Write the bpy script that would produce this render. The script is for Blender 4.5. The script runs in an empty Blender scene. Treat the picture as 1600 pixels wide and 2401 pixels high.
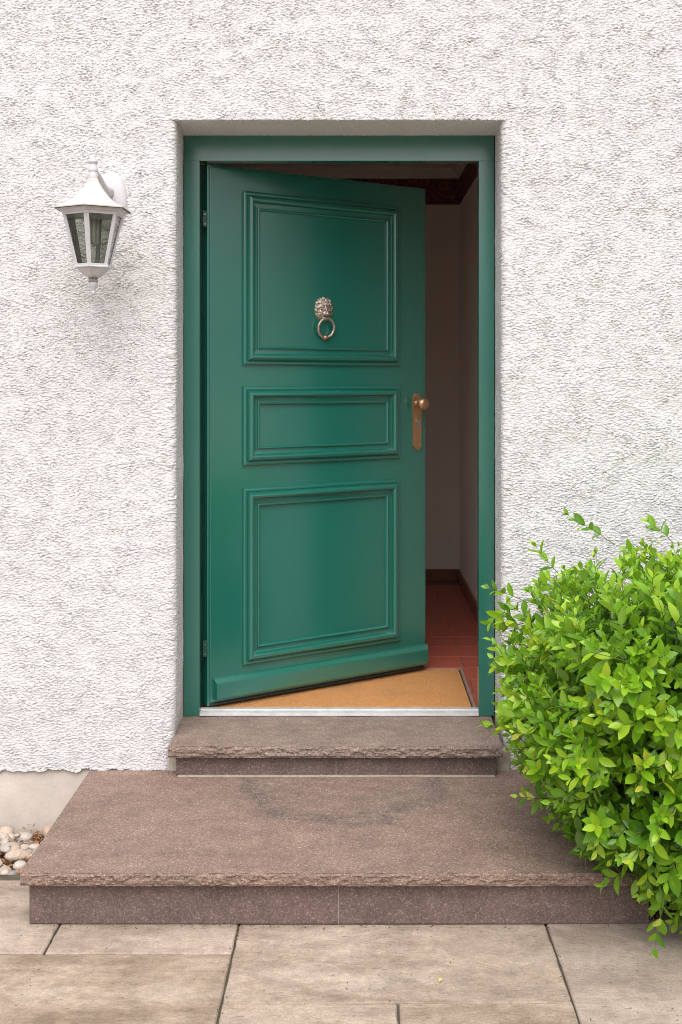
import bpy, bmesh, math, random
import numpy as np
from mathutils import Matrix, Vector
random.seed(7)
R = math.radians
scene = bpy.context.scene

# ------------------------------------------------------------------ camera, light, exposure
EYE = Vector((0.0, -4.175, 1.507))
cam_d = bpy.data.cameras.new('camera')
cam_d.sensor_width = 36.0
cam_d.lens = 40.12
cam_d.shift_x = -0.0167
cam_d.shift_y = -0.1314
cam_d.clip_start = 0.05
cam_d.clip_end = 2000.0
cam = bpy.data.objects.new('camera', cam_d)
scene.collection.objects.link(cam)
cam.location = EYE
cam.rotation_euler = (R(90), 0, 0)
scene.camera = cam

SUN_EL, SUN_AZ = R(58), R(180)          # azimuth from +Y clockwise: in front of the house, a little to the left
world = bpy.data.worlds.new('World')
scene.world = world
world.use_nodes = True
wn = world.node_tree
wn.nodes.clear()
w_out = wn.nodes.new('ShaderNodeOutputWorld')
w_bg = wn.nodes.new('ShaderNodeBackground')
w_hs = wn.nodes.new('ShaderNodeHueSaturation')
w_sky = wn.nodes.new('ShaderNodeTexSky')
w_sky.sky_type = 'NISHITA'
w_sky.sun_disc = False
w_sky.sun_elevation = SUN_EL
w_sky.sun_rotation = SUN_AZ
w_sky.air_density = 1.0
w_sky.dust_density = 6.0
w_sky.ozone_density = 1.0
w_hs.inputs['Saturation'].default_value = 0.30
w_bg.inputs['Strength'].default_value = 0.135
wn.links.new(w_sky.outputs[0], w_hs.inputs['Color'])
wn.links.new(w_hs.outputs[0], w_bg.inputs['Color'])
wn.links.new(w_bg.outputs[0], w_out.inputs['Surface'])

sun_d = bpy.data.lights.new('sun', 'SUN')
sun_d.energy = 1.35
sun_d.angle = R(85)
sun_d.color = (1.0, 0.98, 0.955)
sun = bpy.data.objects.new('sun', sun_d)
scene.collection.objects.link(sun)
sdir = Vector((math.sin(SUN_AZ) * math.cos(SUN_EL), math.cos(SUN_AZ) * math.cos(SUN_EL), math.sin(SUN_EL)))
sun.rotation_euler = (-sdir).to_track_quat('-Z', 'Y').to_euler()
sun.location = sdir * 30

vs = scene.view_settings
vs.view_transform = 'Standard'
vs.look = 'None'
vs.gamma = 1.0
vs.use_curve_mapping = False
vs.exposure = 0.50
scene.cycles.pixel_filter_type = 'BLACKMAN_HARRIS'
scene.cycles.filter_width = 0.95

# ------------------------------------------------------------------ materials
def new_mat(name):
    m = bpy.data.materials.new(name)
    m.use_nodes = True
    nt = m.node_tree
    return m, nt, nt.nodes['Principled BSDF'], nt.nodes['Material Output']

class NT:
    """small helper to write node graphs"""
    def __init__(self, nt): self.nt = nt
    def node(self, t, **kw):
        n = self.nt.nodes.new(t)
        for k, v in kw.items():
            if hasattr(n, k) and k not in n.inputs: setattr(n, k, v)
        return n
    def link(self, a, b): self.nt.links.new(a, b)
    def obj(self): return self.node('ShaderNodeTexCoord').outputs['Object']
    def noise(self, vec, scale, detail=4, rough=0.55, dist=0.0):
        n = self.node('ShaderNodeTexNoise')
        n.inputs['Scale'].default_value = scale
        n.inputs['Detail'].default_value = detail
        n.inputs['Roughness'].default_value = rough
        n.inputs['Distortion'].default_value = dist
        self.link(vec, n.inputs['Vector'])
        return n.outputs['Fac']
    def voro(self, vec, scale, out='Distance', feature='F1'):
        n = self.node('ShaderNodeTexVoronoi'); n.feature = feature
        n.inputs['Scale'].default_value = scale
        self.link(vec, n.inputs['Vector'])
        return n.outputs[out]
    def scale(self, vec, s):
        n = self.node('ShaderNodeMapping'); n.inputs['Scale'].default_value = s
        self.link(vec, n.inputs['Vector'])
        return n.outputs[0]
    def ramp(self, fac, stops):
        n = self.node('ShaderNodeValToRGB')
        e = n.color_ramp.elements
        while len(e) < len(stops): e.new(0.5)
        for k, (p, c) in enumerate(stops):
            e[k].position = p
            if not hasattr(c, '__len__'): c = (c, c, c)
            e[k].color = (c[0], c[1], c[2], 1)
        self.link(fac, n.inputs[0])
        return n.outputs[0]
    def mix(self, fac, a, b, mode='MIX'):
        n = self.node('ShaderNodeMix'); n.data_type = 'RGBA'; n.blend_type = mode
        for v, s in ((fac, n.inputs[0]), (a, n.inputs[6]), (b, n.inputs[7])):
            if isinstance(v, bpy.types.NodeSocket): self.link(v, s)
            elif hasattr(v, '__len__'): s.default_value = (v[0], v[1], v[2], 1)
            elif s.type == 'RGBA': s.default_value = (v, v, v, 1)
            else: s.default_value = v
        return n.outputs[2]
    def math(self, op, a, b=0.0, clamp=False):
        n = self.node('ShaderNodeMath'); n.operation = op; n.use_clamp = clamp
        for v, s in ((a, n.inputs[0]), (b, n.inputs[1])):
            if isinstance(v, bpy.types.NodeSocket): self.link(v, s)
            else: s.default_value = v
        return n.outputs[0]
    def bump(self, h, strength, dist, normal=None):
        n = self.node('ShaderNodeBump')
        n.inputs['Strength'].default_value = strength
        n.inputs['Distance'].default_value = dist
        self.link(h, n.inputs['Height'])
        if normal is not None: self.link(normal, n.inputs['Normal'])
        return n.outputs[0]

def simple(name, col, rough=0.5, metal=0.0, spec=0.5, var=0.0, vscale=8.0, bump=0.0, bscale=200.0, coat=0.0):
    m, nt, p, o = new_mat(name)
    g = NT(nt)
    p.inputs['Base Color'].default_value = (*col, 1)
    p.inputs['Roughness'].default_value = rough
    p.inputs['Metallic'].default_value = metal
    p.inputs['Specular IOR Level'].default_value = spec
    p.inputs['Coat Weight'].default_value = coat
    v = g.obj()
    if var:
        n = g.noise(v, vscale, 5)
        lo = tuple(c * (1 - var) for c in col); hi = tuple(min(1, c * (1 + var)) for c in col)
        g.link(g.ramp(n, [(0.3, lo), (0.7, hi)]), p.inputs['Base Color'])
        r = g.ramp(g.noise(v, vscale * 2.3, 4), [(0.3, max(0, rough - .06)), (0.7, min(1, rough + .06))])
        g.link(r, p.inputs['Roughness'])
    if bump:
        g.link(g.bump(g.noise(v, bscale, 4), bump, 0.002), p.inputs['Normal'])
    return m

def plaster_mat():
    m, nt, p, o = new_mat('white roughcast')
    g = NT(nt); v = g.obj()
    big = g.noise(v, 1.3, 4, 0.6)
    mid = g.noise(v, 11, 4, 0.6)
    base = g.ramp(big, [(0.3, (0.735, 0.718, 0.728)), (0.7, (0.785, 0.770, 0.778))])
    stain = g.ramp(mid, [(0.62, 0.0), (0.82, 0.35)])
    base = g.mix(stain, base, (0.62, 0.57, 0.56))
    grit = g.ramp(g.noise(g.scale(v, (1, 1, 2.4)), 85, 2, 0.5), [(0.27, 0.7), (0.37, 0.0)])
    base = g.mix(grit, base, (0.42, 0.38, 0.37))
    g.link(base, p.inputs['Base Color'])
    p.inputs['Roughness'].default_value = 0.93
    p.inputs['Specular IOR Level'].default_value = 0.15
    b1 = g.bump(g.noise(g.scale(v, (1, 1, 2.2)), 110, 3, 0.6), 0.75, 0.007)
    b2 = g.bump(g.noise(v, 360, 2, 0.5), 0.4, 0.003, b1)
    g.link(b2, p.inputs['Normal'])
    return m

def stone_mat(name, c0, c1, stain=False, speck=0.5, dark=0.45, rough=0.82):
    m, nt, p, o = new_mat(name)
    g = NT(nt); v = g.obj()
    base = g.ramp(g.noise(v, 5, 6, 0.62), [(0.28, c0), (0.72, c1)])
    tint = g.ramp(g.noise(v, 2.1, 4, 0.6, 0.6), [(0.35, 0.0), (0.7, 0.45)])
    base = g.mix(tint, base, (c0[0] * 0.82, c0[1] * 0.94, c0[2] * 1.02))
    if stain:
        sp = g.node('ShaderNodeSeparateXYZ'); g.link(v, sp.inputs[0])
        wob = g.noise(v, 6.0, 5, 0.65)
        dx = g.math('DIVIDE', g.math('ADD', sp.outputs[0], 0.05), 0.36)
        dy = g.math('DIVIDE', g.math('ADD', sp.outputs[1], 0.33), 0.45)
        rr = g.math('SQRT', g.math('ADD', g.math('MULTIPLY', dx, dx), g.math('MULTIPLY', dy, dy)))
        rr = g.math('ADD', rr, g.math('MULTIPLY', g.math('SUBTRACT', wob, 0.5), 0.7))
        ring = g.ramp(rr, [(0.20, 0.18), (0.66, 0.40), (0.88, 1.0), (0.99, 0.0)])
        brk = g.ramp(g.noise(g.scale(v, (1, 2.2, 1)), 22, 4, 0.7), [(0.34, 0.15), (0.66, 1.0)])
        base = g.mix(g.math('MULTIPLY', g.math('MULTIPLY', ring, brk), 0.92), base, (0.088, 0.080, 0.072))
    # mineral grains, dark and light
    vc = g.voro(v, 330, 'Color')
    sepc = g.node('ShaderNodeSeparateColor'); g.link(vc, sepc.inputs[0])
    lite = g.ramp(sepc.outputs[0], [(0.80, 0.0), (0.97, speck)])
    base = g.mix(lite, base, (0.52, 0.40, 0.355))
    drk = g.ramp(sepc.outputs[1], [(0.74, 0.0), (0.9, dark)])
    base = g.mix(drk, base, (0.10, 0.072, 0.068))
    mot = g.ramp(g.noise(g.scale(v, (1, 1.5, 1)), 16, 6, 0.7), [(0.32, 0.80), (0.68, 1.13)])
    base = g.mix(1.0, base, mot, 'MULTIPLY')
    fine = g.ramp(g.noise(v, 150, 3, 0.65), [(0.3, 0.72), (0.7, 1.22)])
    base = g.mix(1.0, base, fine, 'MULTIPLY')
    g.link(base, p.inputs['Base Color'])
    p.inputs['Roughness'].default_value = rough
    p.inputs['Specular IOR Level'].default_value = 0.3
    b1 = g.bump(g.noise(g.scale(v, (1, 1.6, 1)), 55, 5, 0.65), 0.55, 0.006)
    b2 = g.bump(g.noise(v, 260, 3, 0.6), 0.5, 0.003, b1)
    g.link(b2, p.inputs['Normal'])
    return m

def paving_mat():
    m, nt, p, o = new_mat('sandstone paving')
    g = NT(nt); v = g.node('ShaderNodeTexCoord').outputs['Object']
    inf = g.node('ShaderNodeObjectInfo')
    add = g.node('ShaderNodeVectorMath'); add.operation = 'ADD'
    g.link(v, add.inputs[0])
    cmb = g.node('ShaderNodeCombineXYZ')
    g.link(g.math('MULTIPLY', inf.outputs['Random'], 37.0), cmb.inputs[0])
    g.link(g.math('MULTIPLY', inf.outputs['Random'], 11.0), cmb.inputs[2])
    g.link(cmb.outputs[0], add.inputs[1]); v = add.outputs[0]
    str_ = g.scale(v, (0.55, 1.8, 1))
    base = g.ramp(g.noise(str_, 3.2, 7, 0.62, 0.4), [(0.30, (0.280, 0.211, 0.156)), (0.50, (0.415, 0.330, 0.259)), (0.72, (0.485, 0.396, 0.325))])
    dirt = g.ramp(g.noise(g.scale(v, (0.6, 1.4, 1)), 7, 6, 0.7), [(0.43, 0.0), (0.64, 0.8)])
    base = g.mix(dirt, base, (0.205, 0.148, 0.102))
    tint = g.math('MULTIPLY', inf.outputs['Random'], 0.35)
    base = g.mix(tint, base, (0.44, 0.37, 0.33))
    pit = g.ramp(g.noise(g.scale(v, (1.0, 2.4, 1)), 42, 3, 0.6), [(0.27, 0.75), (0.35, 0.0)])
    base = g.mix(pit, base, (0.15, 0.115, 0.09))
    mot = g.ramp(g.noise(v, 24, 6, 0.72), [(0.32, 0.80), (0.68, 1.14)])
    base = g.mix(1.0, base, mot, 'MULTIPLY')
    fine = g.ramp(g.noise(v, 190, 2, 0.6), [(0.3, 0.82), (0.7, 1.12)])
    base = g.mix(1.0, base, fine, 'MULTIPLY')
    g.link(base, p.inputs['Base Color'])
    p.inputs['Roughness'].default_value = 0.86
    p.inputs['Specular IOR Level'].default_value = 0.25
    b0 = g.bump(g.noise(g.scale(v, (1.0, 2.4, 1)), 42, 3, 0.6), 0.4, 0.006)
    b1 = g.bump(g.noise(g.scale(v, (0.8, 1.6, 1)), 90, 5, 0.7), 0.5, 0.003, b0)
    g.link(b1, p.inputs['Normal'])
    return m

def leaf_mat():
    m, nt, p, o = new_mat('privet leaf')
    g = NT(nt)
    at = g.node('ShaderNodeAttribute'); at.attribute_name = 'tone'; at.attribute_type = 'GEOMETRY'
    inf = g.node('ShaderNodeObjectInfo')
    t = g.math('ADD', at.outputs['Fac'], g.math('MULTIPLY', g.math('SUBTRACT', inf.outputs['Random'], 0.5), 0.22), True)
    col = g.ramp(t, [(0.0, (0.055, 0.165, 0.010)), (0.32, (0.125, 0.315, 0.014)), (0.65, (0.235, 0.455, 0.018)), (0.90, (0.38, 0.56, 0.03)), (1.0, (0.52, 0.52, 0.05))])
    back = g.mix(0.5, col, (0.26, 0.40, 0.12))
    geo = g.node('ShaderNodeNewGeometry')
    col2 = g.mix(geo.outputs['Backfacing'], col, back)
    g.link(col2, p.inputs['Base Color'])
    p.inputs['Roughness'].default_value = 0.34
    p.inputs['Specular IOR Level'].default_value = 0.6
    tr = g.node('ShaderNodeBsdfTranslucent')
    g.link(g.mix(1.0, col, (1.0, 1.0, 0.45), 'MULTIPLY'), tr.inputs['Color'])
    mx = g.node('ShaderNodeMixShader'); mx.inputs[0].default_value = 0.34
    g.link(p.outputs[0], mx.inputs[1]); g.link(tr.outputs[0], mx.inputs[2])
    g.link(mx.outputs[0], o.inputs['Surface'])
    return m

def pebble_mat():
    m, nt, p, o = new_mat('river pebble')
    g = NT(nt); v = g.obj()
    inf = g.node('ShaderNodeObjectInfo')
    c = g.ramp(inf.outputs['Random'], [(0.0, (0.55, 0.44, 0.35)), (0.25, (0.40, 0.32, 0.26)), (0.45, (0.52, 0.46, 0.41)), (0.7, (0.30, 0.27, 0.26)), (0.85, (0.58, 0.48, 0.40)), (1.0, (0.44, 0.30, 0.22))])
    n = g.ramp(g.noise(v, 2.0, 5, 0.6), [(0.3, 0.78), (0.7, 1.1)])
    g.link(g.mix(1.0, c, n, 'MULTIPLY'), p.inputs['Base Color'])
    p.inputs['Roughness'].default_value = 0.6
    g.link(g.bump(g.noise(v, 9, 4), 0.2, 0.05), p.inputs['Normal'])
    return m

def glass_mat():
    m, nt, p, o = new_mat('smoky lantern glass')
    g = NT(nt)
    tr = g.node('ShaderNodeBsdfTransparent'); tr.inputs['Color'].default_value = (0.58, 0.60, 0.555, 1)
    gl = g.node('ShaderNodeBsdfGlossy'); gl.inputs['Roughness'].default_value = 0.03
    gl.inputs['Color'].default_value = (0.8, 0.8, 0.8, 1)
    fr = g.node('ShaderNodeFresnel'); fr.inputs['IOR'].default_value = 1.35
    mx = g.node('ShaderNodeMixShader')
    g.link(fr.outputs[0], mx.inputs[0]); g.link(tr.outputs[0], mx.inputs[1]); g.link(gl.outputs[0], mx.inputs[2])
    g.link(mx.outputs[0], o.inputs['Surface'])
    nt.nodes.remove(p)
    return m

def frieze_mat():
    m, nt, p, o = new_mat('wallpaper border')
    g = NT(nt); v = g.obj()
    warp = g.node('ShaderNodeVectorMath'); warp.operation = 'ADD'
    nz = g.node('ShaderNodeTexNoise'); nz.inputs['Scale'].default_value = 5.0; nz.inputs['Detail'].default_value = 1.0
    g.link(v, nz.inputs['Vector'])
    sc = g.node('ShaderNodeVectorMath'); sc.operation = 'SCALE'; sc.inputs['Scale'].default_value = 0.10
    g.link(nz.outputs['Color'], sc.inputs[0]); g.link(v, warp.inputs[0]); g.link(sc.outputs[0], warp.inputs[1])
    d = g.voro(warp.outputs[0], 8.0)
    line = g.ramp(g.math('SINE', g.math('MULTIPLY', d, 26.0)), [(0.72, 0.0), (0.90, 0.55)])
    g.link(g.mix(line, (0.17, 0.040, 0.042), (0.34, 0.20, 0.16)), p.inputs['Base Color'])
    p.inputs['Roughness'].default_value = 0.8
    return m

def coir_mat():
    m, nt, p, o = new_mat('coir')
    g = NT(nt); v = g.obj()
    base = g.ramp(g.noise(v, 260, 3, 0.7), [(0.3, (0.46, 0.195, 0.072)), (0.7, (0.86, 0.44, 0.175))])
    wear = g.ramp(g.noise(v, 4.5, 4, 0.6), [(0.5, 0.0), (0.78, 0.5)])
    g.link(g.mix(wear, base, (0.40, 0.22, 0.12)), p.inputs['Base Color'])
    p.inputs['Roughness'].default_value = 0.95
    p.inputs['Specular IOR Level'].default_value = 0.1
    g.link(g.bump(g.noise(v, 420, 2), 1.0, 0.006), p.inputs['Normal'])
    return m

def paint_mat(name, col, rough):
    m, nt, p, o = new_mat(name)
    g = NT(nt); v = g.obj()
    c = g.ramp(g.noise(v, 3.0, 5, 0.6), [(0.3, tuple(x * .97 for x in col)), (0.7, tuple(x * 1.03 for x in col))])
    g.link(c, p.inputs['Base Color'])
    g.link(g.ramp(g.noise(v, 7, 4), [(0.3, rough - .02), (0.7, rough + .04)]), p.inputs['Roughness'])
    p.inputs['Specular IOR Level'].default_value = 1.0
    p.inputs['Coat Weight'].default_value = 0.7
    p.inputs['Coat Roughness'].default_value = 0.22
    p.inputs['Coat IOR'].default_value = 1.6
    b0 = g.bump(g.noise(g.scale(v, (1, 1, 0.08)), 90, 2, 0.5), 0.07, 0.001)
    g.link(b0, p.inputs['Normal'])
    return m

M = {}
M['plaster'] = plaster_mat()
M['core'] = simple('masonry core', (0.5, 0.47, 0.44), 0.95)
M['plinth'] = simple('concrete plinth', (0.57, 0.505, 0.45), 0.9, var=0.14, vscale=7, bump=0.7, bscale=70, spec=0.2)
M['green'] = paint_mat('green paint', (0.0088, 0.136, 0.101), 0.21)
M['rubber'] = simple('black rubber', (0.02, 0.022, 0.022), 0.55)
M['alu'] = simple('aluminium', (0.68, 0.665, 0.67), 0.36, 0.4, var=0.12, vscale=30)
M['matmetal'] = simple('dull mat frame', (0.42, 0.38, 0.35), 0.45, 0.5)
M['steel'] = simple('steel', (0.62, 0.62, 0.60), 0.28, 1.0)
M['hinge'] = simple('painted hinge', (0.012, 0.06, 0.045), 0.4)
M['brass'] = simple('aged brass', (0.54, 0.315, 0.175), 0.38, 0.85, var=0.10, vscale=40, bump=0.15, bscale=160)
M['lion'] = simple('antique brass', (0.47, 0.395, 0.335), 0.40, 0.85, var=0.4, vscale=90, bump=0.25, bscale=300)
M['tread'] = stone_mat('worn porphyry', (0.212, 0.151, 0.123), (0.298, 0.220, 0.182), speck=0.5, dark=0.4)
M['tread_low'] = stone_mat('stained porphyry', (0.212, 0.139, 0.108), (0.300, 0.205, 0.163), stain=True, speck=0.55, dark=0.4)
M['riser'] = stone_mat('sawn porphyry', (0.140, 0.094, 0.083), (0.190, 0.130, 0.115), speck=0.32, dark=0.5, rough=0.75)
M['mortar'] = simple('mortar', (0.42, 0.36, 0.30), 0.95, var=0.2, vscale=60)
M['dull_mortar'] = simple('dull mortar', (0.27, 0.22, 0.19), 0.95, var=0.3, vscale=60)
M['joint'] = simple('joint sand', (0.075, 0.062, 0.045), 0.95, var=0.4, vscale=25)
M['paving'] = paving_mat()
M['soil'] = simple('soil', (0.075, 0.05, 0.032), 0.95, var=0.4, vscale=30, bump=1.0, bscale=60)
M['ground'] = simple('garden ground', (0.30, 0.27, 0.22), 0.95, var=0.2, vscale=2)
M['pebble'] = pebble_mat()
M['litter'] = simple('dry leaf litter', (0.25, 0.115, 0.045), 0.8, var=0.5, vscale=50)
M['yellow'] = simple('yellow leaf', (0.62, 0.52, 0.14), 0.6)
M['white'] = simple('white lacquer', (0.58, 0.56, 0.59), 0.38, var=0.03, vscale=12)
M['roofwhite'] = simple('weathered white lacquer', (0.57, 0.535, 0.50), 0.5, var=0.07, vscale=18, bump=0.15, bscale=220)
M['glass'] = glass_mat()
M['clear'] = glass_mat(); M['clear'].name = 'added window glass'; [n for n in M['clear'].node_tree.nodes if n.type == 'BSDF_TRANSPARENT'][0].inputs[0].default_value = (.9, .92, .9, 1)  # glazing of the side window added to light the hall
M['bulb'] = simple('frosted bulb', (0.78, 0.78, 0.72), 0.3)
M['dark'] = simple('dark hole', (0.02, 0.018, 0.016), 0.6)
M['rust'] = simple('corroded fitting', (0.30, 0.27, 0.25), 0.6, 0.4, var=0.6, vscale=60)
M['hallwall'] = simple('hall wall paint', (0.87, 0.765, 0.70), 0.9, var=0.03, vscale=3, bump=0.15, bscale=150)
M['ceil'] = simple('ceiling paint', (0.80, 0.76, 0.73), 0.9)
M['skirt'] = simple('terracotta skirting', (0.26, 0.085, 0.05), 0.35, var=0.2, vscale=9)
M['tile'] = simple('terracotta tile', (0.40, 0.095, 0.06), 0.5, bump=0.12, bscale=80, spec=0.35)
M['grout'] = simple('grout', (0.20, 0.12, 0.09), 0.9)
M['frieze'] = frieze_mat()
M['coir'] = coir_mat()
M['leaf'] = leaf_mat()
M['twig'] = simple('green twig', (0.11, 0.13, 0.03), 0.6, var=0.3, vscale=30)
M['bark'] = simple('bark', (0.10, 0.075, 0.05), 0.9, var=0.3, vscale=30, bump=0.8, bscale=60)

# ------------------------------------------------------------------ building helpers
COL = scene.collection
def link(name, me, mat, parent=None, world_space=True):
    o = bpy.data.objects.new(name, me)
    COL.objects.link(o)
    if mat is not None and not me.materials: me.materials.append(M[mat] if isinstance(mat, str) else mat)
    if parent is not None:
        o.parent = parent
        if world_space:   # geometry written in scene metres below an unrotated (or base-offset) parent
            off = parent.get('_off')
            q = parent
            v = Vector(off) if off is not None else q.location
            o.matrix_parent_inverse = Matrix.Translation(-v)
    return o
def tag(o, label=None, cat=None, group=None, kind=None):
    if label: o['label'] = label
    if cat: o['category'] = cat
    if group: o['group'] = group
    if kind: o['kind'] = kind
    return o
def empty(name, loc, label, cat, group=None, rz=0.0):
    o = bpy.data.objects.new(name, None)
    COL.objects.link(o)
    o.location = loc
    o.rotation_euler = (0, 0, rz)
    o.empty_display_size = 0.1
    return tag(o, label, cat, group)
def mesh(name, verts, faces, smooth=False, angle=None):
    me = bpy.data.meshes.new(name)
    me.from_pydata([tuple(v) for v in verts], [], faces)
    me.update()
    if smooth or angle:
        me.polygons.foreach_set('use_smooth', [True] * len(me.polygons))
        if angle: me.set_sharp_from_angle(angle=R(angle))
    return me
def np_mesh(name, V, F, smooth=True):
    """V (n,3) float, F (m,4) int"""
    me = bpy.data.meshes.new(name)
    n, m = len(V), len(F)
    me.vertices.add(n); me.vertices.foreach_set('co', np.ascontiguousarray(V, dtype=np.float32).ravel())
    k = F.shape[1]
    me.loops.add(m * k); me.loops.foreach_set('vertex_index', np.ascontiguousarray(F, dtype=np.int32).ravel())
    me.polygons.add(m)
    me.polygons.foreach_set('loop_start', np.arange(0, m * k, k, dtype=np.int32))
    me.polygons.foreach_set('use_smooth', np.full(m, smooth))
    me.update(calc_edges=True)
    me.validate()
    return me
def box_mesh(x0, x1, y0, y1, z0, z1, bevel=0.0, seg=2):
    bm = bmesh.new()
    bmesh.ops.create_cube(bm, size=1.0)
    for v in bm.verts:
        v.co = Vector((x0 + (v.co.x + .5) * (x1 - x0), y0 + (v.co.y + .5) * (y1 - y0), z0 + (v.co.z + .5) * (z1 - z0)))
    if bevel:
        bmesh.ops.bevel(bm, geom=list(bm.edges), offset=bevel, segments=seg, affect='EDGES', profile=0.5)
    me = bpy.data.meshes.new('box')
    bm.to_mesh(me); bm.free()
    return me
def box(name, b, mat, parent=None, bevel=0.0):
    return link(name, box_mesh(*b, bevel=bevel), mat, parent)
def lathe_mesh(profile, n, centre=(0, 0), z0=0.0, rot=0.0, smooth=True, angle=40, cap=True):
    V, F = [], []
    for r, z in profile:
        for k in range(n):
            a = rot + 2 * math.pi * k / n
            V.append((centre[0] + r * math.sin(a), centre[1] - r * math.cos(a), z0 + z))
    for i in range(len(profile) - 1):
        for k in range(n):
            a, b = i * n + k, i * n + (k + 1) % n
            F.append((a, b, b + n, a + n))
    if cap:
        F.append(tuple(reversed(range(n)))); F.append(tuple(range((len(profile) - 1) * n, len(profile) * n)))
    me = mesh('lathe', V, F, smooth, angle if smooth else None)
    return me
def tube_mesh(pts, radii, n=8, closed=False):
    pts = [Vector(p) for p in pts]
    V, F = [], []
    m = len(pts)
    ref = Vector((0, 0, 1))
    for i, p in enumerate(pts):
        if closed: t = pts[(i + 1) % m] - pts[i - 1]
        else: t = pts[min(i + 1, m - 1)] - pts[max(i - 1, 0)]
        t.normalize()
        if abs(t.dot(ref)) > 0.95: ref = Vector((1, 0, 0))
        s = t.cross(ref).normalized(); u = s.cross(t).normalized()
        ref = u
        r = radii[i] if hasattr(radii, '__len__') else radii
        for k in range(n):
            a = 2 * math.pi * k / n
            V.append(p + (s * math.cos(a) + u * math.sin(a)) * r)
    for i in range(m if closed else m - 1):
        for k in range(n):
            a, b = i * n + k, i * n + (k + 1) % n
            c, d = ((i + 1) % m) * n + (k + 1) % n, ((i + 1) % m) * n + k
            F.append((a, b, c, d))
    if not closed:
        F.append(tuple(reversed(range(n)))); F.append(tuple(range((m - 1) * n, m * n)))
    return mesh('tube', V, F, True)
def sphere_mesh(c, r, sub=2, scale=(1, 1, 1)):
    bm = bmesh.new()
    bmesh.ops.create_icosphere(bm, subdivisions=sub, radius=1.0)
    for v in bm.verts:
        v.co = Vector((c[0] + v.co.x * r * scale[0], c[1] + v.co.y * r * scale[1], c[2] + v.co.z * r * scale[2]))
    me = bpy.data.meshes.new('sphere'); bm.to_mesh(me); bm.free()
    me.polygons.foreach_set('use_smooth', [True] * len(me.polygons))
    return me

# ------------------------------------------------------------------ noise fields (numpy)
def band_noise(n, d, lx, lz, width, seed, dz=None):
    rng = np.random.default_rng(seed)
    kx, kz = np.meshgrid(np.fft.fftfreq(n, d) * lx, np.fft.fftfreq(n, dz or d) * lz, indexing='ij')
    q = np.sqrt(kx * kx + kz * kz)
    amp = np.exp(-((q - 1) ** 2) / (2 * width * width)); amp[0, 0] = 0
    f = np.fft.ifft2(np.fft.fft2(rng.standard_normal((n, n))) * amp).real
    return f / f.std()
DN, DZN = 0.0047, 0.0027          # grid of the roughcast: coarser along x, finer upwards
NN = 1024
n1 = band_noise(NN, DN, 0.0136, 0.0106, 0.60, 1, DZN)
n2 = band_noise(NN, DN, 0.0098, 0.0068, 0.30, 2, DZN)
n3 = band_noise(NN, DN, 0.30, 0.22, 0.5, 3, DZN)
n4 = band_noise(NN, DN, 0.10, 0.07, 0.5, 4, DZN)
GR = np.clip(1 + 0.20 * n4 + 0.06 * n3, .4, 1.7)
ROUGH = (0.0013 * np.minimum(n1, 0.6 + 0.2 * n2) + 0.0010 * n2) * GR
WAVY = 0.0007 * n3 + 0.0002 * n4
def sample(A, s, t):
    i = (np.floor(np.asarray(s) / DN + 0.5).astype(int)) % NN
    j = (np.floor(np.asarray(t) / DZN + 0.5).astype(int)) % NN
    return A[i, j]

# ------------------------------------------------------------------ dimensions (metres; frame front is y = 0)
YW = -0.25                        # outer face of the house wall
XL, XR = -0.6276, 0.494           # plastered opening
ZS = 2.394                        # soffit
ZB = 0.158                        # lower edge of the roughcast
Z_UP, Z_LOW = 0.267, 0.1565       # tops of the two steps
FX0, FX1 = -0.6365, 0.4977        # door frame, outer
IX0, IX1 = -0.580, 0.4415         # door frame, inner
FZ1, IZ1 = 2.3947, 2.2995

# ------------------------------------------------------------------ ground and paving
ground = link('ground', mesh('ground', [(-400, -400, -0.09), (400, -400, -0.09), (400, 400, -0.09), (-400, 400, -0.09)], [(0, 1, 2, 3)]), 'ground')
tag(ground, kind='structure')
pave = link('pavement', box_mesh(-3.2, 3.2, -6.5, -0.70, -0.085, -0.007), 'joint')
tag(pave, kind='structure')
slabs = [(-1.62, -.822, -1.192, -.752), (-.822, -.329, -1.192, -1.0), (-.329, .518, -1.426, -1.0), (.518, 1.42, -1.95, -1.0),
         (-1.30, -.329, -1.86, -1.192), (-.329, .096, -2.05, -1.426), (.096, .518, -1.95, -1.426),
         (-2.4, -1.62, -1.192, -.752), (-2.1, -1.30, -1.86, -1.192), (1.42, 2.3, -1.7, -1.0),
         (-1.30, -.70, -2.4, -1.86), (-.70, -.329, -2.4, -1.86), (-.329, .30, -2.4, -2.05), (.30, .518, -2.4, -1.95),
         (.518, 1.10, -2.4, -1.95), (1.10, 1.42, -2.4, -1.95), (1.42, 2.3, -2.4, -1.7), (-2.1, -1.30, -2.4, -1.86)]
yy = -2.4
rr = random.Random(3)
while yy > -6.2:
    h = rr.choice((0.42, 0.55, 0.62)); xx = -2.4
    while xx < 2.3:
        w = rr.choice((0.45, 0.62, 0.85)); slabs.append((xx, min(xx + w, 2.45), yy - h, yy)); xx += w
    yy -= h
JX, JY = 0.0019, 0.0017
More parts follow.
